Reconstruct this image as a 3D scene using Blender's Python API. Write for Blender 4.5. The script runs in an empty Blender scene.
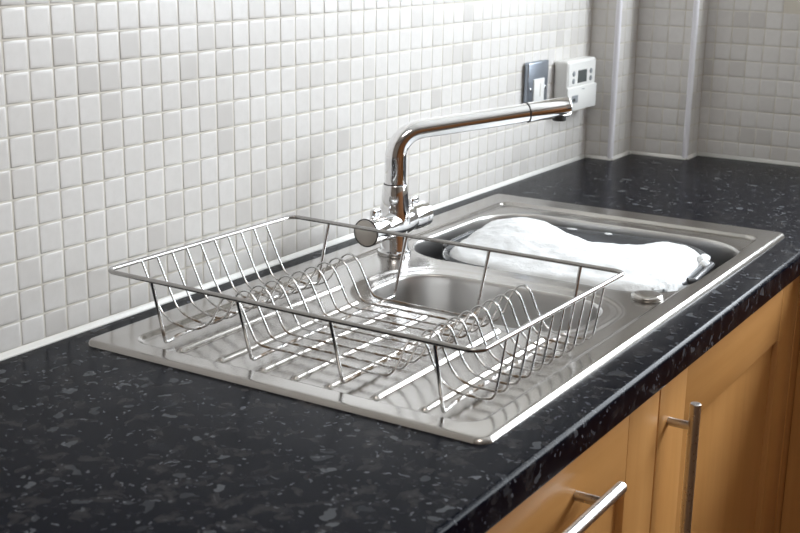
import bpy, bmesh, math, random
from mathutils import Vector, Matrix, geometry

random.seed(7)
scene = bpy.context.scene
C = scene.collection
PI = math.pi

# ------------------------------------------------------------------ camera, world, light, exposure
CAM = (-0.92438, -1.01165, 0.44608)
YAW, PITCH, ROLL, FPX = 1.017535, 0.264275, 0.017011, 1253.71


def cam_axes():
    f = Vector((math.sin(YAW) * math.cos(PITCH), math.cos(YAW) * math.cos(PITCH), -math.sin(PITCH)))
    rt = Vector((math.cos(YAW), -math.sin(YAW), 0))
    up = rt.cross(f)
    c, s = math.cos(ROLL), math.sin(ROLL)
    return c * rt + s * up, c * up - s * rt, f


AX = cam_axes()
cam_data = bpy.data.cameras.new('camera')
cam = bpy.data.objects.new('camera', cam_data)
C.objects.link(cam)
r_, u_, f_ = AX
cam.matrix_world = Matrix(((r_.x, u_.x, -f_.x, CAM[0]), (r_.y, u_.y, -f_.y, CAM[1]), (r_.z, u_.z, -f_.z, CAM[2]), (0, 0, 0, 1)))
cam_data.sensor_width = 36
cam_data.lens = FPX / 800 * 36
cam_data.clip_start = 0.02
cam_data.dof.use_dof = True
cam_data.dof.focus_distance = 1.52
cam_data.dof.aperture_fstop = 13
scene.camera = cam

world = bpy.data.worlds.new('world')
scene.world = world
world.use_nodes = True
world.node_tree.nodes['Background'].inputs[0].default_value = (0.75, 0.85, 1.0, 1)
world.node_tree.nodes['Background'].inputs[1].default_value = 1.0

vs = scene.view_settings
vs.view_transform = 'Standard'
vs.look = 'None'
vs.gamma = 1
vs.use_curve_mapping = False
vs.exposure = -0.08

WIN = dict(y0=-2.45, y1=-0.36, z0=0.32, z1=1.10, x=1.60)       # the window in the right wall


def area(name, loc, rot, sx, sy, power, col):
    l = bpy.data.lights.new(name, 'AREA')
    l.shape = 'RECTANGLE'
    l.size, l.size_y, l.energy, l.color = sx, sy, power, col
    o = bpy.data.objects.new(name, l)
    C.objects.link(o)
    o.location, o.rotation_euler = loc, rot
    return o


# daylight in the window opening of the right wall, shining towards -x
area('window_daylight', (WIN['x'] + 0.20, (WIN['y0'] + WIN['y1']) / 2, (WIN['z0'] + WIN['z1']) / 2), (0, PI / 2, 0),
     WIN['z1'] - WIN['z0'], WIN['y1'] - WIN['y0'], 90, (0.89, 0.95, 1.0))
# added warm fill light under the ceiling, no fixture behind it
area('overhead_fill_light', (-0.9, -1.05, 1.45), (0, 0, 0), 0.7, 0.7, 10, (1.0, 0.93, 0.86))


# ------------------------------------------------------------------ material helpers
def mat(name, col=(0.8, 0.8, 0.8), rough=0.5, metal=0.0, **kw):
    m = bpy.data.materials.new(name)
    m.use_nodes = True
    b = m.node_tree.nodes['Principled BSDF']
    b.inputs['Base Color'].default_value = (*col, 1)
    b.inputs['Roughness'].default_value = rough
    b.inputs['Metallic'].default_value = metal
    for k, v in kw.items():
        b.inputs[k].default_value = v
    return m


class NT:
    def __init__(self, m):
        self.t = m.node_tree
        self.b = self.t.nodes['Principled BSDF']

    def n(self, kind, **ins):
        nd = self.t.nodes.new(kind)
        for k, v in ins.items():
            k2 = int(k[1:]) if k[0] == '_' and k[1:].isdigit() else k.replace('_', ' ')
            if isinstance(v, bpy.types.NodeSocket):
                self.t.links.new(v, nd.inputs[k2])
            else:
                nd.inputs[k2].default_value = v
        return nd

    def ramp(self, fac, stops, interp='LINEAR'):
        nd = self.t.nodes.new('ShaderNodeValToRGB')
        nd.color_ramp.interpolation = interp
        e = nd.color_ramp.elements
        while len(e) < len(stops):
            e.new(0.5)
        for i, (p, c) in enumerate(stops):
            e[i].position = p
            e[i].color = (*c, 1) if len(c) == 3 else c
        self.t.links.new(fac, nd.inputs[0])
        return nd.outputs[0]

    def math(self, op, a, b=0.0):
        nd = self.t.nodes.new('ShaderNodeMath')
        nd.operation = op
        for i, v in enumerate((a, b)):
            if isinstance(v, bpy.types.NodeSocket):
                self.t.links.new(v, nd.inputs[i])
            else:
                nd.inputs[i].default_value = v
        return nd.outputs[0]

    def mix(self, fac, a, b, blend='MIX'):
        nd = self.t.nodes.new('ShaderNodeMixRGB')
        nd.blend_type = blend
        for i, v in enumerate((fac, a, b)):
            if isinstance(v, bpy.types.NodeSocket):
                self.t.links.new(v, nd.inputs[i])
            else:
                nd.inputs[i].default_value = (*v, 1) if isinstance(v, tuple) else v
        return nd.outputs[0]

    def pos(self, scale=(1, 1, 1)):
        g = self.t.nodes.new('ShaderNodeNewGeometry')
        mp = self.t.nodes.new('ShaderNodeMapping')
        mp.inputs['Scale'].default_value = scale
        self.t.links.new(g.outputs['Position'], mp.inputs[0])
        return mp.outputs[0]

    def bump(self, h, strength, dist):
        nd = self.t.nodes.new('ShaderNodeBump')
        nd.inputs['Strength'].default_value = strength
        nd.inputs['Distance'].default_value = dist
        self.t.links.new(h, nd.inputs['Height'])
        self.t.links.new(nd.outputs[0], self.b.inputs['Normal'])

    def to(self, sock, name):
        self.t.links.new(sock, self.b.inputs[name])


M = {}


def make_materials():
    # wall tile: off-white stone-effect mosaic, each tile a little different
    m = mat('tile_ceramic', rough=0.34)
    t = NT(m)
    oi = t.n('ShaderNodeObjectInfo')
    ge = t.n('ShaderNodeNewGeometry')
    rnd = t.math('FRACT', t.math('ADD', oi.outputs['Random'], ge.outputs['Random Per Island']))
    c = t.ramp(rnd, [(0, (0.69, 0.672, 0.655)), (0.6, (0.672, 0.652, 0.632)), (0.85, (0.635, 0.613, 0.592)), (0.98, (0.575, 0.553, 0.532))])
    n1 = t.n('ShaderNodeTexNoise', Vector=t.pos((1, 1, 1)), Scale=90, Detail=4, Roughness=0.6)
    c = t.mix(t.ramp(n1.outputs[0], [(0.42, (0, 0, 0)), (0.72, (0.26, 0.26, 0.26))]), c, (0.56, 0.54, 0.515))
    t.to(c, 'Base Color')
    M['tile'] = m
    m = mat('grout', (0.60, 0.57, 0.505), 0.85)
    t = NT(m)
    n1 = t.n('ShaderNodeTexNoise', Vector=t.pos(), Scale=14, Detail=3)
    t.to(t.ramp(n1.outputs[0], [(0.35, (0.69, 0.665, 0.61)), (0.7, (0.60, 0.56, 0.485))]), 'Base Color')
    M['grout'] = m
    M['silicone'] = mat('white_silicone', (0.80, 0.79, 0.76), 0.35)
    M['plastic_trim'] = mat('white_plastic_trim', (0.82, 0.81, 0.86), 0.3)
    m = mat('plaster', (0.62, 0.60, 0.56), 0.9)
    t = NT(m)
    n1 = t.n('ShaderNodeTexNoise', Vector=t.pos(), Scale=60, Detail=3)
    t.bump(n1.outputs[0], 0.1, 0.01)
    M['plaster'] = m
    # worktop: black laminate with grey flecks
    m = mat('black_fleck_laminate', rough=0.3, **{'Specular IOR Level': 0.045})
    t = NT(m)
    wob = t.n('ShaderNodeTexNoise', Vector=t.pos(), Scale=35, Detail=3)
    p = t.mix(0.035, t.pos(), wob.outputs[1], 'ADD')
    big = t.n('ShaderNodeTexNoise', Vector=p, Scale=48, Detail=4, Roughness=0.62)
    base = t.ramp(big.outputs[0], [(0.42, (0.001, 0.0018, 0.0055)), (0.53, (0.003, 0.0038, 0.008)), (0.61, (0.017, 0.0165, 0.019)), (0.75, (0.030, 0.029, 0.032))])

    def flecks(scale, pick, size, warp):
        v = t.t.nodes.new('ShaderNodeTexVoronoi')
        v.inputs['Scale'].default_value = scale
        v.inputs['Randomness'].default_value = 1
        t.t.links.new(t.mix(warp, t.pos((1, 1, 1)), wob.outputs[1], 'ADD'), v.inputs['Vector'])
        sep = t.n('ShaderNodeSeparateColor', Color=v.outputs['Color'])
        chosen = t.math('GREATER_THAN', sep.outputs[0], pick)
        inside = t.math('LESS_THAN', v.outputs['Distance'], size)
        lum = t.math('MULTIPLY', sep.outputs[1], t.math('MULTIPLY', chosen, inside))
        return lum
    f1 = flecks(52, 0.72, 0.34, 0.05)
    f2 = flecks(150, 0.74, 0.33, 0.05)
    c = t.mix(f1, base, (0.075, 0.08, 0.088))
    c = t.mix(f2, c, (0.10, 0.105, 0.118))
    t.to(c, 'Base Color')
    rg = t.n('ShaderNodeTexNoise', Vector=t.pos(), Scale=25, Detail=3)
    t.to(t.ramp(rg.outputs[0], [(0.3, (0.21, 0.21, 0.21)), (0.7, (0.255, 0.255, 0.255))]), 'Roughness')
    fine = t.n('ShaderNodeTexNoise', Vector=t.pos(), Scale=700, Detail=2)
    t.bump(fine.outputs[0], 0.12, 0.0006)
    M['worktop'] = m
    # stainless sink
    m = mat('stainless_sink', (0.62, 0.60, 0.575), 0.27, 1.0)
    t = NT(m)
    br = t.n('ShaderNodeTexNoise', Vector=t.pos((18, 420, 420)), Scale=1.0, Detail=3)
    sm = t.n('ShaderNodeTexNoise', Vector=t.pos(), Scale=16, Detail=4)
    t.to(t.mix(t.ramp(sm.outputs[0], [(0.45, (0, 0, 0)), (0.8, (0.5, 0.5, 0.5))]), (0.42, 0.402, 0.382), (0.34, 0.315, 0.292)), 'Base Color')
    t.to(t.math('ADD', t.math('MULTIPLY', br.outputs[0], 0.05), t.math('ADD', t.math('MULTIPLY', sm.outputs[0], 0.05), 0.165)), 'Roughness')
    wv = t.n('ShaderNodeTexNoise', Vector=t.pos(), Scale=22, Detail=1)
    t.bump(wv.outputs[0], 0.02, 0.004)
    M['steel'] = m
    M['steel_bowl'] = mat('stainless_bowl', (0.56, 0.545, 0.53), 0.33, 1.0)
    M['chrome'] = mat('polished_chrome', (0.86, 0.86, 0.87), 0.05, 1.0)
    M['chrome_worn'] = mat('worn_chrome', (0.55, 0.51, 0.47), 0.28, 1.0)
    M['dark_ring'] = mat('dark_ring', (0.03, 0.022, 0.018), 0.4)
    M['black_rubber'] = mat('black_rubber', (0.02, 0.018, 0.016), 0.5)
    # rack wire with rust spots
    m = mat('rack_wire', (0.62, 0.62, 0.62), 0.2, 1.0)
    t = NT(m)
    n1 = t.n('ShaderNodeTexNoise', Vector=t.pos(), Scale=62, Detail=4, Roughness=0.6)
    rust = t.ramp(n1.outputs[0], [(0.40, (0, 0, 0)), (0.60, (1, 1, 1))])
    sx = t.n('ShaderNodeSeparateXYZ', Vector=t.pos())
    low = t.ramp(sx.outputs[2], [(0.0, (1, 1, 1)), (0.017, (0.95, 0.95, 0.95)), (0.026, (0.0, 0.0, 0.0))])   # rust sits on the low wires, where water stands
    fac = t.math('MULTIPLY', rust, low)
    t.to(t.mix(fac, (0.58, 0.58, 0.58), (0.15, 0.095, 0.05)), 'Base Color')
    t.to(t.math('SUBTRACT', 1.0, t.math('MULTIPLY', fac, 0.75)), 'Metallic')
    t.to(t.math('ADD', 0.18, t.math('MULTIPLY', fac, 0.4)), 'Roughness')
    M['wire'] = m
    M['rim_wire'] = mat('rack_rim_steel', (0.40, 0.39, 0.38), 0.24, 1.0)
    # beech doors
    def wood(name, axis):
        m = mat(name, rough=0.38)
        t = NT(m)
        sc = {'z': (38, 38, 2.2), 'x': (2.2, 38, 38)}[axis]
        n1 = t.n('ShaderNodeTexNoise', Vector=t.pos(sc), Scale=1, Detail=5, Roughness=0.6, Distortion=0.6)
        n2 = t.n('ShaderNodeTexNoise', Vector=t.pos(tuple(s * 0.25 for s in sc)), Scale=1, Detail=2)
        c = t.ramp(n1.outputs[0], [(0.3, (0.50, 0.245, 0.075)), (0.7, (0.585, 0.305, 0.105))])
        c = t.mix(t.math('MULTIPLY', n2.outputs[0], 0.35), c, (0.46, 0.20, 0.05))
        t.to(c, 'Base Color')
        return m
    M['beech_v'] = wood('beech_upright_grain', 'z')
    M['beech_h'] = wood('beech_level_grain', 'x')
    M['carcass'] = mat('carcass_board', (0.34, 0.16, 0.05), 0.5)
    m = mat('brushed_handle', (0.60, 0.59, 0.58), 0.3, 1.0)
    t = NT(m)
    br = t.n('ShaderNodeTexNoise', Vector=t.pos((300, 300, 300)), Scale=1, Detail=2)
    t.to(t.math('ADD', 0.22, t.math('MULTIPLY', br.outputs[0], 0.16)), 'Roughness')
    M['handle'] = m
    # foam, washing-up bowl, water
    m = mat('soap_foam', (0.74, 0.75, 0.76), 0.75)
    b = m.node_tree.nodes['Principled BSDF']
    b.inputs['Subsurface Weight'].default_value = 0.25
    b.inputs['Subsurface Radius'].default_value = (0.01, 0.01, 0.01)
    b.inputs['Subsurface Scale'].default_value = 0.6
    t = NT(m)
    v = t.n('ShaderNodeTexVoronoi', Vector=t.pos(), Scale=420)
    n1 = t.n('ShaderNodeTexNoise', Vector=t.pos(), Scale=130, Detail=5)
    t.bump(t.math('ADD', n1.outputs[0], t.math('MULTIPLY', v.outputs['Distance'], 0.5)), 0.4, 0.0018)
    M['foam'] = m
    M['grey_plastic'] = mat('grey_plastic', (0.10, 0.103, 0.11), 0.22)
    M['water'] = mat('dish_water', (0.05, 0.05, 0.055), 0.06)
    # wall fittings
    m = mat('brushed_plate', (0.36, 0.40, 0.46), 0.33, 1.0)
    t = NT(m)
    br = t.n('ShaderNodeTexNoise', Vector=t.pos((60, 60, 900)), Scale=1, Detail=2)
    t.to(t.math('ADD', 0.26, t.math('MULTIPLY', br.outputs[0], 0.18)), 'Roughness')
    M['plate'] = m
    M['white_plastic'] = mat('white_plastic', (0.78, 0.78, 0.76), 0.32)
    M['cream_plastic'] = mat('cream_plastic', (0.66, 0.64, 0.60), 0.4)
    M['lcd'] = mat('grey_display', (0.075, 0.085, 0.085), 0.25)
    M['grey_button'] = mat('grey_button', (0.26, 0.28, 0.30), 0.4)
    # room
    m = mat('wooden_floor', rough=0.45)
    t = NT(m)
    n1 = t.n('ShaderNodeTexNoise', Vector=t.pos((2, 30, 1)), Scale=1, Detail=4)
    t.to(t.ramp(n1.outputs[0], [(0.3, (0.11, 0.055, 0.025)), (0.7, (0.17, 0.085, 0.04))]), 'Base Color')
    M['floor'] = m
    M['walnut'] = mat('walnut_panel', (0.20, 0.085, 0.03), 0.45)
    M['taupe_paint'] = mat('taupe_paint', (0.17, 0.14, 0.115), 0.8)
    M['white_paint'] = mat('white_paint', (0.75, 0.74, 0.71), 0.8)


make_materials()


# ------------------------------------------------------------------ mesh helpers
def obj(name, me, m, parent=None, smooth=False, **props):
    if isinstance(me, bmesh.types.BMesh):
        d = bpy.data.meshes.new(name)
        me.to_mesh(d)
        me.free()
        me = d
    if m is not None and not me.materials:
        me.materials.append(M[m] if isinstance(m, str) else m)
    if smooth:
        me.shade_smooth()
    o = bpy.data.objects.new(name, me)
    C.objects.link(o)
    if parent is not None:
        o.parent = parent
    for k, v in props.items():
        o[k] = v
    return o


def empty(name, loc, label, cat, group=None, rotz=0):
    o = bpy.data.objects.new(name, None)
    C.objects.link(o)
    o.location = loc
    o.rotation_euler = (0, 0, rotz)
    o.empty_display_size = 0.05
    o['label'], o['category'] = label, cat
    if group:
        o['group'] = group
    return o


def box(bm, x0, x1, y0, y1, z0, z1, bev=0.0, seg=2):
    vs_ = [bm.verts.new((x, y, z)) for x in (x0, x1) for y in (y0, y1) for z in (z0, z1)]
    idx = [(0, 1, 3, 2), (4, 6, 7, 5), (0, 4, 5, 1), (2, 3, 7, 6), (0, 2, 6, 4), (1, 5, 7, 3)]
    fs = [bm.faces.new([vs_[i] for i in f]) for f in idx]
    if bev:
        es = list({e for f in fs for e in f.edges})
        bmesh.ops.bevel(bm, geom=es, offset=bev, segments=seg, profile=0.5, affect='EDGES')
    return bm


def bbox(x0, x1, y0, y1, z0, z1, bev=0.0, seg=2):
    return box(bmesh.new(), x0, x1, y0, y1, z0, z1, bev, seg)


def frames(pts, closed):
    n = len(pts)
    tg = []
    for i in range(n):
        a = pts[(i - 1) % n] if (closed or i > 0) else pts[i]
        b = pts[(i + 1) % n] if (closed or i < n - 1) else pts[i]
        tg.append((b - a).normalized())
    up = Vector((0, 0, 1)) if abs(tg[0].z) < 0.9 else Vector((1, 0, 0))
    nrm = (up - up.dot(tg[0]) * tg[0]).normalized()
    out = []
    for t in tg:
        nrm = (nrm - nrm.dot(t) * t).normalized()
        out.append((t, nrm, t.cross(nrm)))
    return out


def tube(bm, pts, r, segs=8, closed=False, cap=True):
    pts = [Vector(p) for p in pts]
    fr = frames(pts, closed)
    rs = r if isinstance(r, (list, tuple)) else [r] * len(pts)
    rings = []
    for p, (t, n, b), rr in zip(pts, fr, rs):
        rings.append([bm.verts.new(p + rr * (math.cos(2 * PI * k / segs) * n + math.sin(2 * PI * k / segs) * b)) for k in range(segs)])
    m = len(rings)
    for i in range(m if closed else m - 1):
        A, B = rings[i], rings[(i + 1) % m]
        for k in range(segs):
            bm.faces.new((A[k], A[(k + 1) % segs], B[(k + 1) % segs], B[k]))
    if cap and not closed:
        bm.faces.new(rings[0][::-1])
        bm.faces.new(rings[-1])
    return bm


def fillet(pts, rad, n=6, closed=False):
    pts = [Vector(p) for p in pts]
    out = []
    m = len(pts)
    for i, p in enumerate(pts):
        if not closed and i in (0, m - 1):
            out.append(p)
            continue
        r = rad[i] if isinstance(rad, (list, tuple)) else rad
        a = (pts[i - 1] - p)
        b = (pts[(i + 1) % m] - p)
        la, lb = a.length, b.length
        a.normalize(); b.normalize()
        ang = a.angle(b)
        if r <= 0 or abs(PI - ang) < 1e-3:
            out.append(p)
            continue
        d = min(r / math.tan(ang / 2), la * 0.49, lb * 0.49)
        p0, p1 = p + a * d, p + b * d
        rr = d * math.tan(ang / 2)
        cdir = (a + b).normalized()
        c = p + cdir * (rr / math.sin(ang / 2))
        v0, v1 = p0 - c, p1 - c
        tot = v0.angle(v1)
        for k in range(n + 1):
            f = k / n
            out.append(c + (math.sin((1 - f) * tot) * v0 + math.sin(f * tot) * v1) / math.sin(tot))
    return out


def catmull(pts, n=5):
    pts = [Vector(p) for p in pts]
    out = []
    for i in range(len(pts) - 1):
        p0 = pts[max(i - 1, 0)]; p1 = pts[i]; p2 = pts[i + 1]; p3 = pts[min(i + 2, len(pts) - 1)]
        for k in range(n):
            t = k / n
            out.append(0.5 * ((2 * p1) + (p2 - p0) * t + (2 * p0 - 5 * p1 + 4 * p2 - p3) * t * t + (3 * p1 - p0 - 3 * p2 + p3) * t ** 3))
    out.append(pts[-1])
    return out


def lathe(bm, prof, axis_o, axis_d, segs=32, cap0=True, cap1=True):
    """prof: list of (distance along the axis, radius)"""
    d = Vector(axis_d).normalized()
    up = Vector((0, 0, 1)) if abs(d.z) < 0.9 else Vector((1, 0, 0))
    n = (up - up.dot(d) * d).normalized()
    b = d.cross(n)
    o = Vector(axis_o)
    rings = []
    for h, r in prof:
        rings.append([bm.verts.new(o + d * h + r * (math.cos(2 * PI * k / segs) * n + math.sin(2 * PI * k / segs) * b)) for k in range(segs)])
    for A, B in zip(rings, rings[1:]):
        for k in range(segs):
            bm.faces.new((A[k], A[(k + 1) % segs], B[(k + 1) % segs], B[k]))
    if cap0:
        bm.faces.new(rings[0][::-1])
    if cap1:
        bm.faces.new(rings[-1])
    return bm


def rrect(x0, x1, y0, y1, r, n=10, inset=0.0):
    x0 += inset; x1 -= inset; y0 += inset; y1 -= inset
    r = max(r - inset, 0.002)
    out = []
    for cx, cy, a0 in ((x1 - r, y1 - r, 0), (x0 + r, y1 - r, PI / 2), (x0 + r, y0 + r, PI), (x1 - r, y0 + r, 1.5 * PI)):
        for k in range(n + 1):
            a = a0 + PI / 2 * k / n
            out.append((cx + r * math.cos(a), cy + r * math.sin(a)))
    return out


def densify(loop, step):
    out = []
    m = len(loop)
    for i in range(m):
        a, b = loop[i], loop[(i + 1) % m]
        L = math.hypot(b[0] - a[0], b[1] - a[1])
        k = max(1, int(round(L / step)))
        for j in range(k):
            out.append((a[0] + (b[0] - a[0]) * j / k, a[1] + (b[1] - a[1]) * j / k))
    return out


def sd_rrect(x, y, x0, x1, y0, y1, r):
    """signed distance, negative inside"""
    qx = abs(x - (x0 + x1) / 2) - (x1 - x0) / 2 + r
    qy = abs(y - (y0 + y1) / 2) - (y1 - y0) / 2 + r
    return math.hypot(max(qx, 0), max(qy, 0)) + min(max(qx, qy), 0) - r


def sstep(a, b, v):
    t = min(max((v - a) / (b - a), 0), 1)
    return t * t * (3 - 2 * t)


def project(P):
    d = Vector(P) - Vector(CAM)
    w = d.dot(AX[2])
    if w < 0.05:
        return None
    return 400 + FPX * d.dot(AX[0]) / w, 266.5 - FPX * d.dot(AX[1]) / w, w


def autosmooth(o, ang=35):
    o.data.shade_smooth()
    o.data.set_sharp_from_angle(angle=math.radians(ang))
    return o


# ------------------------------------------------------------------ room shell
S = dict(kind='structure')
P_ = 0.03281                     # tile pitch
TX, TZ = -0.05432, 0.03458       # first upright and first level joint
TILE_TOP = TZ + 13 * P_
JOINT = 0.0023
ZB = 0.006                       # lower edge of the lowest row, on the silicone
XB1, YB1, XB2, YB2, XW = 1.4205, -0.058, 1.520, -0.179, 1.587

box_bm = bbox(-2.3, XW + 0.25, 0.006, 0.14, -0.9, 1.5)
wall_back = obj('wall_back', box_bm, 'plaster', **S)
bed = obj('grout_bed', bbox(-1.3, XB1, 0.0, 0.0065, -0.03, TILE_TOP), 'grout', wall_back)

wr = bmesh.new()
X0, X1 = XW + 0.006, XW + 0.25
box(wr, X0, X1, WIN['y1'], 0.14, -0.9, 1.5)
box(wr, X0, X1, -2.9, WIN['y0'], -0.9, 1.5)
box(wr, X0, X1, WIN['y0'], WIN['y1'], -0.9, WIN['z0'])
box(wr, X0, X1, WIN['y0'], WIN['y1'], WIN['z1'], 1.5)
wall_right = obj('wall_right', wr, 'plaster', **S)
gb = bmesh.new()
box(gb, XW, XW + 0.0065, WIN['y1'], YB2, -0.03, TILE_TOP)
box(gb, XW, XW + 0.0065, -0.75, WIN['y1'], -0.03, WIN['z0'])
obj('grout_bed', gb, 'grout', wall_right)
# pipe boxing in the corner: two steps
wb1 = obj('wall_boxing', bbox(XB1, XW + 0.006, YB1, 0.006, -0.03, 1.5), 'grout', **S)
wb2 = obj('wall_boxing_low', bbox(XB2, XW + 0.006, YB2, YB1, -0.03, 1.5), 'grout', **S)
wb2.name = 'wall_boxing'

floor = obj('floor', bbox(-2.3, XW + 0.25, -2.9, 0.14, -0.92, -0.9), 'floor', **S)
ceiling = obj('ceiling', bbox(-2.3, XW + 0.25, -2.9, 0.14, 1.5, 1.52), 'white_paint', **S)
wall_left = obj('wall_left', bbox(-2.32, -2.3, -2.9, 0.14, -0.9, 1.5), 'taupe_paint', **S)
wall_front = obj('wall_front', bbox(-2.3, XW + 0.25, -2.92, -2.9, -0.9, 1.5), 'taupe_paint', **S)
obj('reflection_panel', bbox(-2.2, 1.2, -2.9, -2.86, -0.88, 0.5, 0.004), 'walnut', wall_front)  # unseen stand-in for opposite cabinets, added for brown reflections in the chrome
wf = bmesh.new()
for a in ((WIN['y0'], WIN['y0'] + 0.05, WIN['z0'], WIN['z1']), (WIN['y1'] - 0.05, WIN['y1'], WIN['z0'], WIN['z1']),
          (WIN['y0'] + 0.05, WIN['y1'] - 0.05, WIN['z0'], WIN['z0'] + 0.05), (WIN['y0'] + 0.05, WIN['y1'] - 0.05, WIN['z1'] - 0.05, WIN['z1']),):
    box(wf, XW + 0.155, XW + 0.195, *a)
obj('window_1', wf, 'white_plastic', **S)


# ---- tiles
def tile_mesh(w, h):
    """a pillowed tile in local x (width), z (height), face towards -y; origin at its centre on the wall plane"""
    bm = bmesh.new()
    rings = []
    for ins, d in ((0.0, 0.0026), (0.0, -0.0002), (0.0009, -0.00045), (0.0034, -0.00055)):
        a, b = w / 2 - ins, h / 2 - ins
        rings.append([bm.verts.new((x, d, z)) for x, z in ((-a, -b), (a, -b), (a, b), (-a, b))])
    for A, B in zip(rings, rings[1:]):
        for k in range(4):
            f = bm.faces.new((A[k], A[(k + 1) % 4], B[(k + 1) % 4], B[k]))
            f.smooth = True
    bm.faces.new(rings[-1])
    me = bpy.data.meshes.new('tile')
    bm.to_mesh(me)
    bm.free()
    me.materials.append(M['tile'])
    return me


TM = {}


def tile_field(wall, slots, limit=300):
    """slots: (centre, rotz, width, height)"""
    scored = []
    for s in slots:
        pr = project(s[0])
        if pr and -12 < pr[0] < 812 and -12 < pr[1] < 545:
            score = 1 / pr[2]
        else:
            score = 0
        scored.append((score, random.random(), s))
    scored.sort(key=lambda a: -a[0])
    rest = None
    for i, (sc, _, (c, rz, w, h)) in enumerate(scored):
        key = (round(w, 4), round(h, 4))
        if key not in TM:
            TM[key] = tile_mesh(w, h)
        me = TM[key]
        tilt = Matrix.Rotation(random.gauss(0, 0.0035), 4, 'X') @ Matrix.Rotation(random.gauss(0, 0.0035), 4, 'Z')
        mw = Matrix.Translation(c) @ Matrix.Rotation(rz, 4, 'Z') @ tilt
        if i < limit and sc > 0:
            o = bpy.data.objects.new('tile', me)
            C.objects.link(o)
            o.parent = wall
            o.matrix_local = mw
        else:
            if rest is None:
                rest = bmesh.new()
            k0 = len(rest.verts)
            rest.from_mesh(me)
            rest.verts.ensure_lookup_table()
            for v in rest.verts[k0:]:
                v.co = mw @ v.co
    if rest is not None:
        obj('tiling', rest, 'tile', wall, kind='stuff')


def joints(a, b, phase):
    """joint positions between a and b (a<b) on the pitch grid with a joint at phase"""
    k = math.ceil((a - phase) / P_ - 0.15)
    js = [a]
    while phase + k * P_ < b - 0.15 * P_:
        v = phase + k * P_
        if v > a + 0.15 * P_:
            js.append(v)
        k += 1
    js.append(b)
    return js


ROWS = joints(ZB, TILE_TOP, TZ)


def slots_on(fixed, axis, a, b, phase):
    out = []
    js = joints(a, b, phase)
    for j0, j1 in zip(js, js[1:]):
        for z0, z1 in zip(ROWS, ROWS[1:]):
            w, h = round(j1 - j0 - JOINT, 4), round(z1 - z0 - JOINT, 4)
            cz, cc = (z0 + z1) / 2, (j0 + j1) / 2
            if axis == 'x':
                out.append((Vector((cc, fixed, cz)), 0, w, h))
            else:
                out.append((Vector((fixed, cc, cz)), -PI / 2, w, h))
    return out


tile_field(wall_back, slots_on(0.0, 'x', TX - 36 * P_, XB1, TX))
tile_field(wall_right, [t for t in slots_on(XW, 'y', -0.199 - 16 * P_, YB2, -0.199) if t[0].y > WIN['y1'] + 0.016 or t[0].z < WIN['z0'] - 0.016])
tile_field(wb1, slots_on(XB1, 'y', YB1 + 0.005, 0.0, 0.0) + slots_on(YB1, 'x', XB1 + 0.005, XB2, XB2))
tile_field(wb2, slots_on(XB2, 'y', YB2 + 0.005, YB1, YB1) + slots_on(YB2, 'x', XB2 + 0.005, XW, XW))


# ---- silicone beads and corner trims
def bead(name, p0, p1, out, size=0.005):
    """quarter bead between wall and worktop; out = direction away from the wall"""
    bm = bmesh.new()
    p0, p1, out = Vector(p0), Vector(p1), Vector(out)
    prof = [(0, 0), (size, 0), (size * 0.72, size * 0.35), (size * 0.42, size * 0.75), (size * 0.3, size * 1.15), (0, size * 1.3)]
    A = [bm.verts.new(p0 + out * a + Vector((0, 0, b))) for a, b in prof]
    B = [bm.verts.new(p1 + out * a + Vector((0, 0, b))) for a, b in prof]
    for k in range(len(prof) - 1):
        f = bm.faces.new((A[k], A[k + 1], B[k + 1], B[k]))
        f.smooth = True
    bm.faces.new(A)
    bm.faces.new(B[::-1])
    bmesh.ops.recalc_face_normals(bm, faces=bm.faces)
    return obj(name, bm, 'silicone', **S)


bead('trim_1', (-1.3, 0.0, 0), (XB1, 0.0, 0), (0, -1, 0))
bead('trim_2', (XB1, 0, 0), (XB1, YB1, 0), (-1, 0, 0), 0.005)
bead('trim_3', (XB1, YB1, 0), (XB2, YB1, 0), (0, -1, 0), 0.005)
bead('trim_4', (XB2, YB1, 0), (XB2, YB2, 0), (-1, 0, 0), 0.005)
bead('trim_5', (XB2, YB2, 0), (XW, YB2, 0), (0, -1, 0), 0.005)
bead('trim_6', (XW, YB2, 0), (XW, -2.0, 0), (-1, 0, 0), 0.0055)
for n_, (tx, ty) in (('trim_7', (XB1, YB1)), ('trim_8', (XB2, YB2))):
    bm = bmesh.new()
    lathe(bm, [(0.0, 0.0060), (TILE_TOP + 0.2, 0.0060)], (tx + 0.003, ty + 0.003, 0.003), (0, 0, 1), 20)
    autosmooth(obj(n_, bm, 'plastic_trim', **S))

# ------------------------------------------------------------------ worktop
YF, TH = -0.582, 0.035
SX0, SX1, SY0, SY1 = 0.0, 0.973, -0.5343, -0.0343         # sink outline
HX0, HX1, HY0, HY1 = 0.014, 0.959, -0.520, -0.048         # cut-out
wt = bmesh.new()


def slab_piece(bm, prof, along, a0, a1):
    def P(c, a):
        return (a, c[0], c[1]) if along == 'x' else (c[0], a, c[1])
    A = [bm.verts.new(P(c, a0)) for c in prof]
    B = [bm.verts.new(P(c, a1)) for c in prof]
    n = len(prof)
    for k in range(n):
        f = bm.faces.new((A[k], A[(k + 1) % n], B[(k + 1) % n], B[k]))
    bm.faces.new(A[::-1])
    bm.faces.new(B)


def nose(front, back, sgn):
    """cross section with a rolled upper and lower front edge; sgn = outward sign of the front"""
    r = 0.0065
    pts = [(back, 0), (front - sgn * r, 0)]
    for k in range(1, 9):
        a = PI / 2 * k / 8
        pts.append((front - sgn * r + sgn * r * math.sin(a), -r + r * math.cos(a)))
    for k in range(0, 5):
        a = PI / 2 * k / 4
        pts.append((front - sgn * 0.003 + sgn * 0.003 * math.cos(a), -TH + 0.003 - 0.003 * math.sin(a)))
    pts.append((back, -TH))
    return pts


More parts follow.
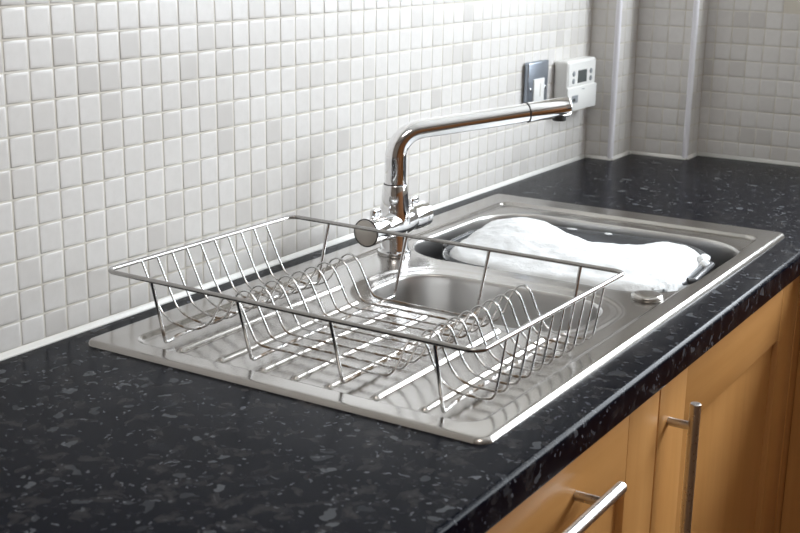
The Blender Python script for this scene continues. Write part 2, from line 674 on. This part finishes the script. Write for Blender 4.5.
RETX = 0.987
flat = [(0.0, 0), (HY1, 0), (HY1, -TH), (0.0, -TH)]
slab_piece(wt, nose(YF, 0.0, -1), 'x', -1.5, HX0)
slab_piece(wt, nose(YF, HY0, -1), 'x', HX0, HX1)
slab_piece(wt, flat, 'x', HX0, HX1)
slab_piece(wt, nose(YF, 0.0, -1), 'x', HX1, RETX)
slab_piece(wt, [(YF, 0), (0, 0), (0, -TH), (YF, -TH)], 'x', RETX, XW + 0.004)
slab_piece(wt, nose(RETX, XW + 0.004, -1), 'y', -2.1, YF)
bmesh.ops.recalc_face_normals(wt, faces=wt.faces)
worktop = obj('worktop', wt, 'worktop', label='black speckled laminate worktop with a rolled front edge', category='worktop')
autosmooth(worktop, 40)

# ------------------------------------------------------------------ sink
sink = empty('kitchen_sink', (0, 0, 0), 'stainless steel inset sink with ribbed drainer and two bowls', 'sink')
HB = (0.326, 0.486, -0.460, -0.168, 0.062)     # small bowl
MB = (0.541, 0.884, -0.512, -0.088, 0.088)     # main bowl
RIBS = [-0.138, -0.1935, -0.249, -0.291, -0.333, -0.3885, -0.444]
ZT = 0.0055


def H(x, y):
    d = -sd_rrect(x, y, SX0, SX1, SY0, SY1, 0.014)
    e = 0.0055
    z = ZT if d >= e else ZT * math.sqrt(max(0.0, 1 - (1 - max(d, 0) / e) ** 2))
    s = -sd_rrect(x, y, 0.031, 0.921, -0.506, -0.078, 0.022)
    z -= 0.0050 * sstep(-0.0042, 0.0042, s)
    b = -sd_rrect(x, y, HB[0] - 0.021, HB[1] + 0.021, HB[2] - 0.021, HB[3] + 0.021, HB[4] + 0.021)
    z -= 0.0012 * sstep(-0.006, 0.006, b)
    b = -sd_rrect(x, y, MB[0] - 0.006, MB[1] + 0.006, MB[2] - 0.006, MB[3] + 0.006, MB[4] + 0.006)
    z -= 0.0006 * sstep(-0.005, 0.006, b)
    b = -sd_rrect(x, y, HB[0] - 0.006, HB[1] + 0.006, HB[2] - 0.006, HB[3] + 0.006, HB[4] + 0.006)
    z -= 0.0006 * sstep(-0.005, 0.006, b)
    if x < 0.36:
        for ry in RIBS:
            dy = abs(y - ry)
            if dy < 0.012:
                xe = 0.345 if ry > -0.15 else 0.298
                t = 1 - sstep(0.0012, 0.0056, math.hypot(dy, max(0, 0.044 - x, x - xe)))
                z += 0.0042 * t
    return z


def sink_deck():
    pts, edges = [], []

    def loop(l, closed=True):
        k0 = len(pts)
        pts.extend(Vector(p) for p in l)
        if closed:
            edges.extend((k0 + i, k0 + (i + 1) % len(l)) for i in range(len(l)))
    outer = densify(rrect(SX0, SX1, SY0, SY1, 0.014, 8), 0.006)
    loop(outer)
    h1 = densify(rrect(*HB, 14), 0.006)
    h2 = densify(rrect(*MB, 14), 0.006)
    n_out = len(outer)
    loop(h1)
    loop(h2)
    for ins in (0.0012, 0.0026, 0.0045, 0.0072, 0.0105):
        loop(densify(rrect(SX0, SX1, SY0, SY1, 0.014, 6, ins), 0.006), False)
    for B in (HB, MB):
        for off in (0.003, 0.0065, 0.0105):
            loop(densify(rrect(B[0] - off, B[1] + off, B[2] - off, B[3] + off, B[4] + off, 10), 0.006), False)
    yv = SY0 + 0.0135
    ys = []
    while yv < SY1 - 0.0135:
        ys.append(yv)
        yv += 0.0021
    xv = SX0 + 0.0135
    while xv < SX1 - 0.0135:
        for y in ys:
            if sd_rrect(xv, y, *HB) > 0.0125 and sd_rrect(xv, y, *MB) > 0.0125:
                pts.append(Vector((xv, y)))
        xv += 0.0021 if (xv < 0.055 or 0.29 < xv < 0.35 or xv > 0.90) else 0.0052
    vco, _, fcs, *_ = geometry.delaunay_2d_cdt(pts, edges, [], 1, 1e-6)
    keep = []
    for f in fcs:
        cx = sum(vco[i][0] for i in f) / 3
        cy = sum(vco[i][1] for i in f) / 3
        if sd_rrect(cx, cy, *HB) < -1e-5 or sd_rrect(cx, cy, *MB) < -1e-5:
            continue
        keep.append(f)
    verts = [(v[0], v[1], H(v[0], v[1])) for v in vco]
    me = bpy.data.meshes.new('deck')
    me.from_pydata(verts, [], [tuple(f) for f in keep])
    me.update()
    if me.polygons[0].normal.z < 0:
        me.flip_normals()
    me.shade_smooth()
    ns = []
    e = 0.0006
    for v in verts:
        dx = (H(v[0] + e, v[1]) - H(v[0] - e, v[1])) / (2 * e)
        dy = (H(v[0], v[1] + e) - H(v[0], v[1] - e)) / (2 * e)
        ns.append(Vector((-dx, -dy, 1)).normalized())
    me.normals_split_custom_set_from_vertices(ns)
    return me


def bowl_mesh(B, depth, floor_r, wc):
    loop0 = densify(rrect(*B, 14), 0.006)
    x0, x1, y0, y1, r = B
    # (inset, z) profile: rolled lip, tapering wall, round bottom fillet
    prof = [(0.0008, -0.0002), (0.0018, -0.0010), (0.0026, -0.0022), (0.0032, -0.0045), (0.0040, -0.014)]
    for k in range(1, 7):
        prof.append((0.0040 + 0.006 * k / 6, -0.014 - (depth - 0.014 - floor_r) * k / 6))
    for k in range(1, 9):
        a = PI / 2 * k / 8
        prof.append((0.0100 + floor_r * (1 - math.cos(a)), -depth + floor_r * (1 - math.sin(a))))
    bm = bmesh.new()
    cx, cy = (x0 + x1) / 2, (y0 + y1) / 2
    ring = [bm.verts.new((p[0], p[1], H(*p))) for p in loop0]
    zb = min(v.co.z for v in ring)
    n = len(ring)
    hx, hy = (x1 - x0) / 2, (y1 - y0) / 2
    last = ring
    for ins, z in prof:
        new = []
        for p in loop0:
            # pull every loop point towards the inset outline
            dx, dy = p[0] - cx, p[1] - cy
            sx = max(abs(dx) - (hx - r), 0) * (1 if dx > 0 else -1)
            sy = max(abs(dy) - (hy - r), 0) * (1 if dy > 0 else -1)
            L = math.hypot(sx, sy) or 1
            k = min(ins, r * 0.92)
            nx, ny = sx / L, sy / L
            new.append(bm.verts.new((p[0] - nx * k, p[1] - ny * k, zb + z)))
        for i in range(n):
            bm.faces.new((last[i], last[(i + 1) % n], new[(i + 1) % n], new[i]))
        last = new
    # floor falling to the waste hole
    for f in (0.66, 0.33, 0.0):
        new = []
        for v in last:
            a = math.atan2(v.co.y - wc[1], v.co.x - wc[0])
            tx, ty = wc[0] + 0.036 * math.cos(a), wc[1] + 0.036 * math.sin(a)
            new.append(bm.verts.new((v.co.x * f + tx * (1 - f), v.co.y * f + ty * (1 - f), zb - depth - 0.004 * (1 - f))))
        for i in range(n):
            bm.faces.new((last[i], last[(i + 1) % n], new[(i + 1) % n], new[i]))
        last = new
    bmesh.ops.recalc_face_normals(bm, faces=bm.faces)
    return bm


deck = obj('drainer_deck', sink_deck(), 'steel', sink, label='ribbed stainless drainer and rim')
for nm, B, dp, lb in (('small_bowl', HB, 0.135, 'small empty bowl beside the drainer'), ('main_bowl', MB, 0.165, 'large bowl holding the grey washing-up bowl')):
    wc = ((B[0] + B[1]) / 2, (B[2] + B[3]) / 2)
    bo = obj(nm, bowl_mesh(B, dp, 0.035, wc), 'steel_bowl', sink, smooth=True, label=lb)
    bm = bmesh.new()
    zc = -dp - 0.0075
    lathe(bm, [(-0.012, 0.012), (-0.008, 0.024), (0.0, 0.032), (0.0035, 0.038), (0.0022, 0.0395), (-0.002, 0.0395)], (wc[0], wc[1], zc), (0, 0, 1), 32, True, False)
    autosmooth(obj('waste_fitting', bm, 'chrome', bo), 40)
bm = bmesh.new()
lathe(bm, [(0.0, 0.0195), (0.0022, 0.0205), (0.0045, 0.0200), (0.0058, 0.0185), (0.0066, 0.014), (0.0069, 0.007), (0.0070, 0.0008)], (0.5265, -0.4815, 0.0004), (0, 0, 1), 32)
autosmooth(obj('tap_hole_cap', bm, 'steel', sink, label='round steel cap over the spare tap hole'), 50)

# ------------------------------------------------------------------ mixer tap
TBX, TBY, TBZ = 0.531, -0.1025, 0.0006
tap = empty('mixer_tap', (TBX, TBY, TBZ), 'chrome mixer tap with long swivel spout behind the sink', 'tap')
bm = bmesh.new()
lathe(bm, [(0, 0.0232), (0.003, 0.0238), (0.0055, 0.0232), (0.007, 0.0208), (0.010, 0.0200), (0.030, 0.0196), (0.036, 0.018)], (0, 0, 0), (0, 0, 1), 40)
autosmooth(obj('base', bm, 'chrome', tap), 40)
ZC = 0.0440
bm = bmesh.new()
lathe(bm, [(-0.040, 0.0165), (-0.034, 0.0185), (-0.022, 0.0200), (0, 0.0210), (0.022, 0.0200), (0.036, 0.0185), (0.044, 0.0165)], (0, 0, ZC), (1, 0, 0), 40)
autosmooth(obj('valve_body', bm, 'chrome', tap), 50)
bm = bmesh.new()
lathe(bm, [(0.0, 0.0225), (0.012, 0.0218), (0.026, 0.0202), (0.042, 0.0184), (0.0545, 0.0172), (0.0560, 0.0164)], (0, 0, ZC), (0, 0, 1), 40)
autosmooth(obj('column', bm, 'chrome', tap), 40)
bm = bmesh.new()
lathe(bm, [(0.0558, 0.0160), (0.0572, 0.0160)], (0, 0, ZC), (0, 0, 1), 40)
autosmooth(obj('collar_seal', bm, 'dark_ring', tap), 40)
TH_ = math.radians(40)
dv = Vector((math.cos(TH_), -math.sin(TH_), 0))


def spout_pt(r, z):
    return dv * r + Vector((0, 0, z))


bm = bmesh.new()
path = fillet([spout_pt(0, 0.100), spout_pt(0, 0.1715), spout_pt(0.198, 0.1947)], 0.074, 20)
path = path[:1] + [path[0] + Vector((0, 0, 0.004))] + path[1:]
tube(bm, path, [0.0152 - 0.0018 * k / (len(path) - 1) * (1 if k < len(path) - 1 else 1) for k in range(len(path))], 36)
sp = autosmooth(obj('spout', bm, 'chrome', tap), 40)
bm = bmesh.new()
a, b = spout_pt(0.196, 0.1944), spout_pt(0.2590, 0.2012)
dd = (b - a).normalized()
lathe(bm, [(0, 0.0134), (0.0006, 0.0142), (0.004, 0.0143), ((b - a).length - 0.0012, 0.0143), ((b - a).length, 0.0136)], a, dd, 36)
tip = autosmooth(obj('spout_tip', bm, 'chrome', tap), 40)
bm = bmesh.new()
lathe(bm, [(-0.0010, 0.0130), (-0.0010, 0.0146), (0.0002, 0.0146), (0.0002, 0.0130)], a, dd, 36, False, False)
autosmooth(obj('tip_ring', bm, 'dark_ring', tip), 40)
bm = bmesh.new()
lathe(bm, [(0, 0.0100), (-0.0178, 0.0100), (-0.0186, 0.0085)], spout_pt(0.2460, 0.1998), (0.0, 0.0, 1), 28)
autosmooth(obj('aerator', bm, 'black_rubber', tip), 40)
# two round handles, each with a small fin
for sgn, L0, L1, rr in ((-1, 0.034, 0.073, 0.0195), (1, 0.034, 0.076, 0.0190)):
    bm = bmesh.new()
    lathe(bm, [(L0, 0.0150), (L0 + 0.002, 0.0180), (L0 + 0.008, 0.0192), (L1 - 0.014, 0.0196), (L1 - 0.0135, 0.0188), (L1 - 0.0125, 0.0188), (L1 - 0.012, rr + 0.0004), (L1 - 0.001, rr + 0.0004), (L1, rr - 0.001)],
          (0, 0, ZC), (sgn, 0, 0), 40)
    hd = autosmooth(obj('handle', bm, 'chrome', tap), 40)
    bm = bmesh.new()
    lathe(bm, [(L1 - 0.0012, rr + 0.0002), (L1 + 0.0003, rr - 0.0001), (L1 + 0.0006, rr - 0.0012)], (0, 0, ZC), (sgn, 0, 0), 40, False, False)
    autosmooth(obj('end_ring', bm, 'dark_ring', hd), 40)
    bm = bmesh.new()
    lathe(bm, [(L1 - 0.001, rr - 0.0014), (L1 + 0.0004, rr - 0.0018), (L1 + 0.0007, rr - 0.005), (L1 + 0.0007, 0.001)], (0, 0, ZC), (sgn, 0, 0), 40)
    autosmooth(obj('end_cap', bm, 'chrome_worn', hd), 40)
    bm = bmesh.new()
    xm = sgn * ((L0 + L1) / 2 - 0.004)
    box(bm, xm - 0.0095, xm + 0.0095, -0.0042, 0.0042, ZC + 0.016, ZC + 0.0305, 0.0035, 3)
    autosmooth(obj('lever_fin', bm, 'chrome', hd), 50)

# ------------------------------------------------------------------ dish rack
rack = empty('dish_rack', (0.1865, -0.286, 0.0), 'chrome wire dish rack with rust spots standing on the drainer', 'dish rack', rotz=-0.016)
RO = Vector((0.18, -0.286, 0.0))


def rk(p):
    return Vector(p) - RO


RX0, RX1, RY0, RY1, RZ = 0.0155, 0.3475, -0.5165, -0.0505, 0.080
ring = rrect(RX0, RX1, RY0, RY1, 0.013, 8)
bm = bmesh.new()
tube(bm, [rk((x, y, RZ)) for x, y in ring], 0.0026, 10, True)
autosmooth(obj('rim', bm, 'rim_wire', rack), 60)
FZ = 0.0088
for i, y in enumerate((-0.118, -0.236, -0.352, -0.470)):
    if i in (0, 3):
        p = [(RX0 + 0.001, y, RZ - 0.002), (0.0345, y, 0.0062), (0.0400, y, 0.0062), (0.056, y, FZ), (0.306, y + 0.007, FZ), (0.3180, y + 0.008, 0.0062), (0.3235, y + 0.008, 0.0062), (RX1 - 0.001, y + 0.008, RZ - 0.002)]
        rad = [0, 0.003, 0.003, 0.012, 0.012, 0.003, 0.003, 0]
    else:
        p = [(RX0 + 0.001, y, RZ - 0.002), (0.0375, y, FZ), (0.3205, y + 0.008, FZ), (RX1 - 0.001, y + 0.008, RZ - 0.002)]
        rad = 0.006
    bm = bmesh.new()
    tube(bm, [rk(q) for q in fillet(p, rad, 5)], 0.0020, 8)
    autosmooth(obj('support_frame', bm, 'wire', rack), 60)
prof = [(-0.0515, 0.0785), (-0.0625, 0.056), (-0.076, 0.0300), (-0.089, 0.0180), (-0.110, 0.0126), (-0.130, 0.0136), (-0.149, 0.0235), (-0.160, 0.0400), (-0.170, 0.0555),
        (-0.181, 0.0610), (-0.1915, 0.0560), (-0.203, 0.0370), (-0.214, 0.0175), (-0.224, 0.0128), (-0.245, 0.0126), (-0.290, 0.0126), (-0.340, 0.0126), (-0.372, 0.0126), (-0.386, 0.0150),
        (-0.3965, 0.0300), (-0.406, 0.0520), (-0.4165, 0.0615), (-0.4265, 0.0570), (-0.435, 0.0400), (-0.444, 0.0240), (-0.458, 0.0145), (-0.478, 0.0126), (-0.4960, 0.0136),
        (-0.5040, 0.0175), (-0.5080, 0.0330), (-0.5155, 0.0785)]
wire_path = catmull([(0, y + 0.286, z) for y, z in prof], 4)
bm = bmesh.new()
tube(bm, wire_path, 0.00122, 6)
w0 = None
for i in range(10):
    if w0 is None:
        w0 = obj('wire', bm, 'wire', rack)
        autosmooth(w0, 60)
        o = w0
    else:
        o = w0.copy()
        C.objects.link(o)
        o.parent = rack
    o.location = (0.0705 + 0.02465 * i - RO.x, 0, 0)

# ------------------------------------------------------------------ washing-up bowl with foam
WB = (0.559, 0.845, -0.484, -0.127, 0.092)
WZ = -0.005
WROT = 0.078
WCX, WCY = (WB[0] + WB[1]) / 2, (WB[2] + WB[3]) / 2
tub = empty('washing_up_bowl', (WCX, WCY, -0.168), 'grey plastic washing-up bowl of suds standing in the main sink bowl', 'bowl', rotz=WROT)


def tub_ring(ins):
    return densify(rrect(*WB, 12, ins), 0.02) if False else rrect(*WB, 12, ins)


bm = bmesh.new()
tp = [(0.0, WZ - 0.010), (-0.0015, WZ - 0.004), (0.0, WZ), (0.003, WZ + 0.002), (0.006, WZ + 0.001), (0.0085, WZ - 0.004), (0.0105, WZ - 0.02), (0.020, -0.12), (0.030, -0.150), (0.05, -0.155)]
to_ = [(0.05, -0.1605), (0.026, -0.155), (0.016, -0.13), (0.0075, WZ - 0.02), (0.0045, WZ - 0.010)]
rings = []
for ins, z in tp + to_:
    rings.append([bm.verts.new((x - WCX, y - WCY, z + 0.168)) for x, y in tub_ring(ins)])
for A, B in zip(rings, rings[1:]):
    if len(A) == len(B):
        for k in range(len(A)):
            if rings.index(A) == len(tp) - 1:
                continue
            bm.faces.new((A[k], A[(k + 1) % len(A)], B[(k + 1) % len(A)], B[k]))
bm.faces.new(rings[len(tp) - 1])
bm.faces.new(rings[len(tp)][::-1])
for k in range(len(rings[0])):
    n = len(rings[0])
    bm.faces.new((rings[-1][k], rings[-1][(k + 1) % n], rings[0][(k + 1) % n], rings[0][k]))
bmesh.ops.recalc_face_normals(bm, faces=bm.faces)
shell = autosmooth(obj('shell', bm, 'grey_plastic', tub), 50)
for ye, sg in ((WB[2], -1), (WB[3], 1)):
    bm = bmesh.new()
    hp = fillet([(-0.055, 0, 0), (-0.048, sg * 0.008, 0), (0.048, sg * 0.008, 0), (0.055, 0, 0)], 0.006, 5)
    tube(bm, [Vector((p.x, p.y + ye - WCY - sg * 0.0005, WZ - 0.002 + 0.168)) for p in hp], 0.0042, 10)
    autosmooth(obj('handle', bm, 'grey_plastic', tub), 60)

# water inside
bm = bmesh.new()
l1 = [bm.verts.new((x - WCX, y - WCY, -0.040)) for x, y in rrect(*WB, 12, 0.0156)]
l2 = [bm.verts.new((x - WCX, y - WCY, -0.110)) for x, y in rrect(*WB, 12, 0.0210)]
bm.faces.new(l1)
bm.faces.new(l2[::-1])
for k in range(len(l1)):
    bm.faces.new((l1[k], l2[k], l2[(k + 1) % len(l1)], l1[(k + 1) % len(l1)]))
bmesh.ops.recalc_face_normals(bm, faces=bm.faces)
wtr = obj('dish_water', bm, 'water', label='grey dishwater under the foam in the washing-up bowl', category='water')


wtr.location, wtr.rotation_euler = (WCX, WCY, 0), (0, 0, WROT)


# foam: a heap with a lumpy surface
from mathutils import noise


def foam_h(x, y):
    g = lambda cx, cy, sx, sy: math.exp(-((x - cx) / sx) ** 2 - ((y - cy) / sy) ** 2)
    z = -0.003
    z += 0.021 * g(0.76, -0.190, 0.085, 0.070)
    z += 0.014 * g(0.665, -0.250, 0.080, 0.110)
    z += 0.010 * g(0.640, -0.400, 0.075, 0.090)
    z += 0.006 * g(0.775, -0.425, 0.070, 0.045)
    z -= 0.034 * g(0.848, -0.305, 0.046, 0.062)
    n = noise.fractal(Vector((x * 34, y * 34, 0.3)), 0.95, 2.0, 5)
    return z + 0.0028 * n


bm = bmesh.new()
FB = (WB[0] + 0.004, WB[1] - 0.0105, WB[2] + 0.009, WB[3] - 0.0105, 0.080)
gx, gy = [], []
step = 0.0040
grid = {}
nx = int((FB[1] - FB[0]) / step)
ny = int((FB[3] - FB[2]) / step)
for i in range(nx + 1):
    for j in range(ny + 1):
        x = FB[0] + (FB[1] - FB[0]) * i / nx
        y = FB[2] + (FB[3] - FB[2]) * j / ny
        d = -sd_rrect(x, y, *FB)
        if d < 0:
            # push corner points of the grid onto the rounded outline
            cx = min(max(x, FB[0] + FB[4]), FB[1] - FB[4])
            cy = min(max(y, FB[2] + FB[4]), FB[3] - FB[4])
            L = math.hypot(x - cx, y - cy)
            x, y = cx + (x - cx) / L * FB[4], cy + (y - cy) / L * FB[4]
            d = 0
        edge = 0.016
        top = foam_h(x, y)
        over = sstep(-0.205, -0.27, y) if False else 1 - sstep(-0.27, -0.205, y)
        near = max(0.0, (WCX - x) / (WCX - FB[0]))
        front = max(0.0, (WCY - y) / (WCY - FB[2])) ** 2 * (1 - sstep(0.70, 0.76, x))
        base = min(-0.012, top - 0.004)
        if near > 0.75 and over > 0.3:
            base = -0.006
        k = math.sqrt(max(0, 1 - (1 - min(d, edge) / edge) ** 2))
        z = base + (top - base) * k
        x -= 0.012 * over * near ** 2
        y -= 0.010 * front
        grid[i, j] = (x, y, z)
top_v = {k: bm.verts.new(v) for k, v in grid.items()}
bot_v = {k: bm.verts.new((v[0] * 0.9 + WCX * 0.1, v[1] * 0.9 + WCY * 0.1, -0.034)) for k, v in grid.items()}
for i in range(nx):
    for j in range(ny):
        bm.faces.new((top_v[i, j], top_v[i + 1, j], top_v[i + 1, j + 1], top_v[i, j + 1]))
        bm.faces.new((bot_v[i, j], bot_v[i, j + 1], bot_v[i + 1, j + 1], bot_v[i + 1, j]))
per = [(i, 0) for i in range(nx)] + [(nx, j) for j in range(ny)] + [(i, ny) for i in range(nx, 0, -1)] + [(0, j) for j in range(ny, 0, -1)]
for a, b in zip(per, per[1:] + per[:1]):
    bm.faces.new((top_v[a], bot_v[a], bot_v[b], top_v[b]))


def blob(cx, cy, cz, r, sx=1.0, sy=1.0, sz=1.0):
    res = bmesh.ops.create_icosphere(bm, subdivisions=3, radius=1)
    for v in res['verts']:
        n = 1 + 0.22 * noise.noise(v.co * 2.3 + Vector((cx * 50, cy * 50, 0)))
        v.co = Vector((cx + v.co.x * r * sx * n, cy + v.co.y * r * sy * n, cz + v.co.z * r * sz * n))


for a in ((0.762, -0.475, -0.005, 0.010, 1.7, 0.9, 0.8), (0.739, -0.483, -0.006, 0.009, 1.4, 0.8, 0.8),
          (0.836, -0.31, -0.003, 0.0026, 1, 2.4, 0.6), (0.838, -0.25, -0.003, 0.0024, 1, 3.4, 0.6)):
    blob(*a)
bmesh.ops.recalc_face_normals(bm, faces=bm.faces)
for v in bm.verts:
    v.co.x -= WCX
    v.co.y -= WCY
fo = obj('soap_foam', bm, 'foam', smooth=True, label='heaped white soap foam filling the washing-up bowl', category='foam', kind='stuff')
fo.location, fo.rotation_euler = (WCX, WCY, 0), (0, 0, WROT)

# ------------------------------------------------------------------ wall fittings
spur = empty('fused_switch', (1.1650, -0.002, 0.1690), 'brushed metal fused switch plate on the tiles beside the white thermostat', 'switch')
bm = bmesh.new()
box(bm, -0.0415, 0.0415, -0.0105, 0.0, -0.0455, 0.0455, 0.003, 3)
autosmooth(obj('plate', bm, 'plate', spur), 40)
bm = bmesh.new()
box(bm, -0.0225, 0.0205, -0.0130, -0.0100, -0.031, 0.0145, 0.0012, 2)
ins = autosmooth(obj('insert', bm, 'white_plastic', spur, label='white fuse insert'), 40)
bm = bmesh.new()
box(bm, 0.0015, 0.0055, -0.0136, -0.0128, -0.018, 0.006, 0.0003, 1)
obj('fuse_slot', bm, 'cream_plastic', ins)
for sx in (-0.0315, 0.0290):
    bm = bmesh.new()
    lathe(bm, [(0.0, 0.0035), (0.001, 0.0034), (0.0016, 0.002)], (sx, -0.0102, -0.004), (0, -1, 0), 16)
    autosmooth(obj('screw', bm, 'chrome', spur), 40)

th = empty('thermostat', (1.318, -0.002, 0.1605), 'white plastic heating thermostat with a small grey screen on the tiles', 'thermostat')
bm = bmesh.new()
box(bm, -0.066, 0.066, -0.028, 0.0, -0.0465, 0.0475, 0.005, 4)
body = autosmooth(obj('body', bm, 'white_plastic', th), 40)
bm = bmesh.new()
box(bm, -0.0660, 0.0685, -0.0310, -0.0265, -0.0485, -0.003, 0.0018, 2)
autosmooth(obj('flap', bm, 'white_plastic', th), 40)
bm = bmesh.new()
box(bm, -0.062, 0.062, -0.0290, -0.0275, 0.0, 0.0435, 0.0006, 1)
fa = autosmooth(obj('face', bm, 'white_plastic', th), 40)
bm = bmesh.new()
box(bm, -0.020, 0.0200, -0.0300, -0.0285, 0.0035, 0.0275, 0.0005, 1)
obj('screen', bm, 'lcd', th)
for bx_, bz_ in ((-0.040, 0.0225), (-0.040, 0.0085), (0.040, 0.0225), (0.040, 0.0085)):
    bm = bmesh.new()
    lathe(bm, [(0.0, 0.0052), (0.0014, 0.0050), (0.0019, 0.0040)], (bx_, -0.0288, bz_), (0, -1, 0), 18)
    autosmooth(obj('button', bm, 'grey_button', th), 40)
bm = bmesh.new()
box(bm, -0.0475, -0.0205, -0.0318, -0.0307, -0.0330, -0.0185, 0.0003, 1)
lab = obj('label_plate', bm, 'grey_button', th)
bm = bmesh.new()
box(bm, -0.0440, -0.0330, -0.0321, -0.0317, -0.0300, -0.0240)
obj('label_mark', bm, 'lcd', lab)
bm = bmesh.new()
box(bm, -0.002, 0.009, -0.0314, -0.0307, -0.0100, -0.0084)
obj('flap_mark', bm, 'grey_button', th)

# ------------------------------------------------------------------ base cabinets
YD = -0.560          # door face
ZD1, ZD0 = -0.039, -0.745


def shaker_door(parent, x0, x1, stile=0.0905, rail=0.099):
    """door = recessed panel, its children the frame; coordinates relative to the parent at (px, YD, 0)"""
    px = parent.location.x
    a, b = x0 - px, x1 - px
    bm = bbox(a + stile - 0.008, b - stile + 0.008, 0.009, 0.016, ZD0 + rail - 0.008, ZD1 - rail + 0.008)
    door = obj('door', bm, 'beech_v', parent)
    for s0, s1 in ((a, a + stile), (b - stile, b)):
        autosmooth(obj('stile', bbox(s0, s1, 0.0, 0.020, ZD0, ZD1, 0.0012, 2), 'beech_v', door), 40)
    for z0, z1 in ((ZD1 - rail, ZD1), (ZD0, ZD0 + rail)):
        autosmooth(obj('rail', bbox(a + stile + 0.0003, b - stile - 0.0003, 0.0002, 0.020, z0, z1, 0.0010, 2), 'beech_h', door), 40)
    return door


def bar_handle(door, p0, p1, stubs, r=0.0066):
    bm = bmesh.new()
    p0, p1 = Vector(p0), Vector(p1)
    d = p1 - p0
    lathe(bm, [(0, r - 0.0008), (0.0008, r), (d.length - 0.0008, r), (d.length, r - 0.0008)], p0, d, 24)
    h = autosmooth(obj('handle', bm, 'handle', door, label='brushed steel bar handle'), 40)
    for s in stubs:
        lathe_bm = bmesh.new()
        lathe(lathe_bm, [(0.0, 0.0052), (abs(s[1]) - 0.001, 0.0052)], (s[0], 0.0, s[2]), (0, -1, 0), 16)
        h2 = bmesh.new()
        h2.from_mesh(h.data)
        me = bpy.data.meshes.new('tmp')
        lathe_bm.to_mesh(me)
        lathe_bm.free()
        h2.from_mesh(me)
        bpy.data.meshes.remove(me)
        h2.to_mesh(h.data)
        h2.free()
    autosmooth(h, 40)
    return h


cab = empty('base_cabinet', (0.677, YD, 0), 'beech base cupboard with an upright bar handle under the main sink bowl', 'cabinet')
obj('carcass', bbox(-0.297, 0.300, 0.022, 0.040, ZD0, ZD1), 'carcass', cab)
dr = shaker_door(cab, 0.3795, 0.9735)
hx = 0.4115 - 0.677
bar_handle(dr, (hx, -0.031, -0.4300), (hx, -0.031, -0.0790), [(hx, -0.031, -0.108), (hx, -0.031, -0.40)])
dw = empty('base_cabinet', (0.078, YD, 0), 'beech unit front with a level bar handle nearest the camera', 'cabinet')
obj('carcass', bbox(-0.298, 0.2975, 0.022, 0.040, ZD0, ZD1), 'carcass', dw)
dr = shaker_door(dw, -0.219, 0.3755)
bar_handle(dr, (-0.20 - 0.078, -0.031, -0.0985), (0.1915 - 0.078, -0.031, -0.0985), [(0.1475 - 0.078, -0.031, -0.0985), (-0.16 - 0.078, -0.031, -0.0985)])
# corner post and the return run of units along the right wall
cp = empty('corner_cabinet', (1.0, YD, 0), 'beech corner post and return unit at the far right edge', 'cabinet')
autosmooth(obj('corner_post', bbox(-0.0235, 0.03, 0.0, 0.02, ZD0, ZD1, 0.001, 1), 'beech_v', cp), 40)
autosmooth(obj('return_front', bbox(0.012, 0.030, -1.5, -0.0005, ZD0, ZD1, 0.001, 1), 'beech_v', cp), 40)
plinth = obj('baseboard_back', bbox(-1.5, 1.06, YD + 0.045, YD + 0.06, -0.9, ZD0), 'beech_h', **S)
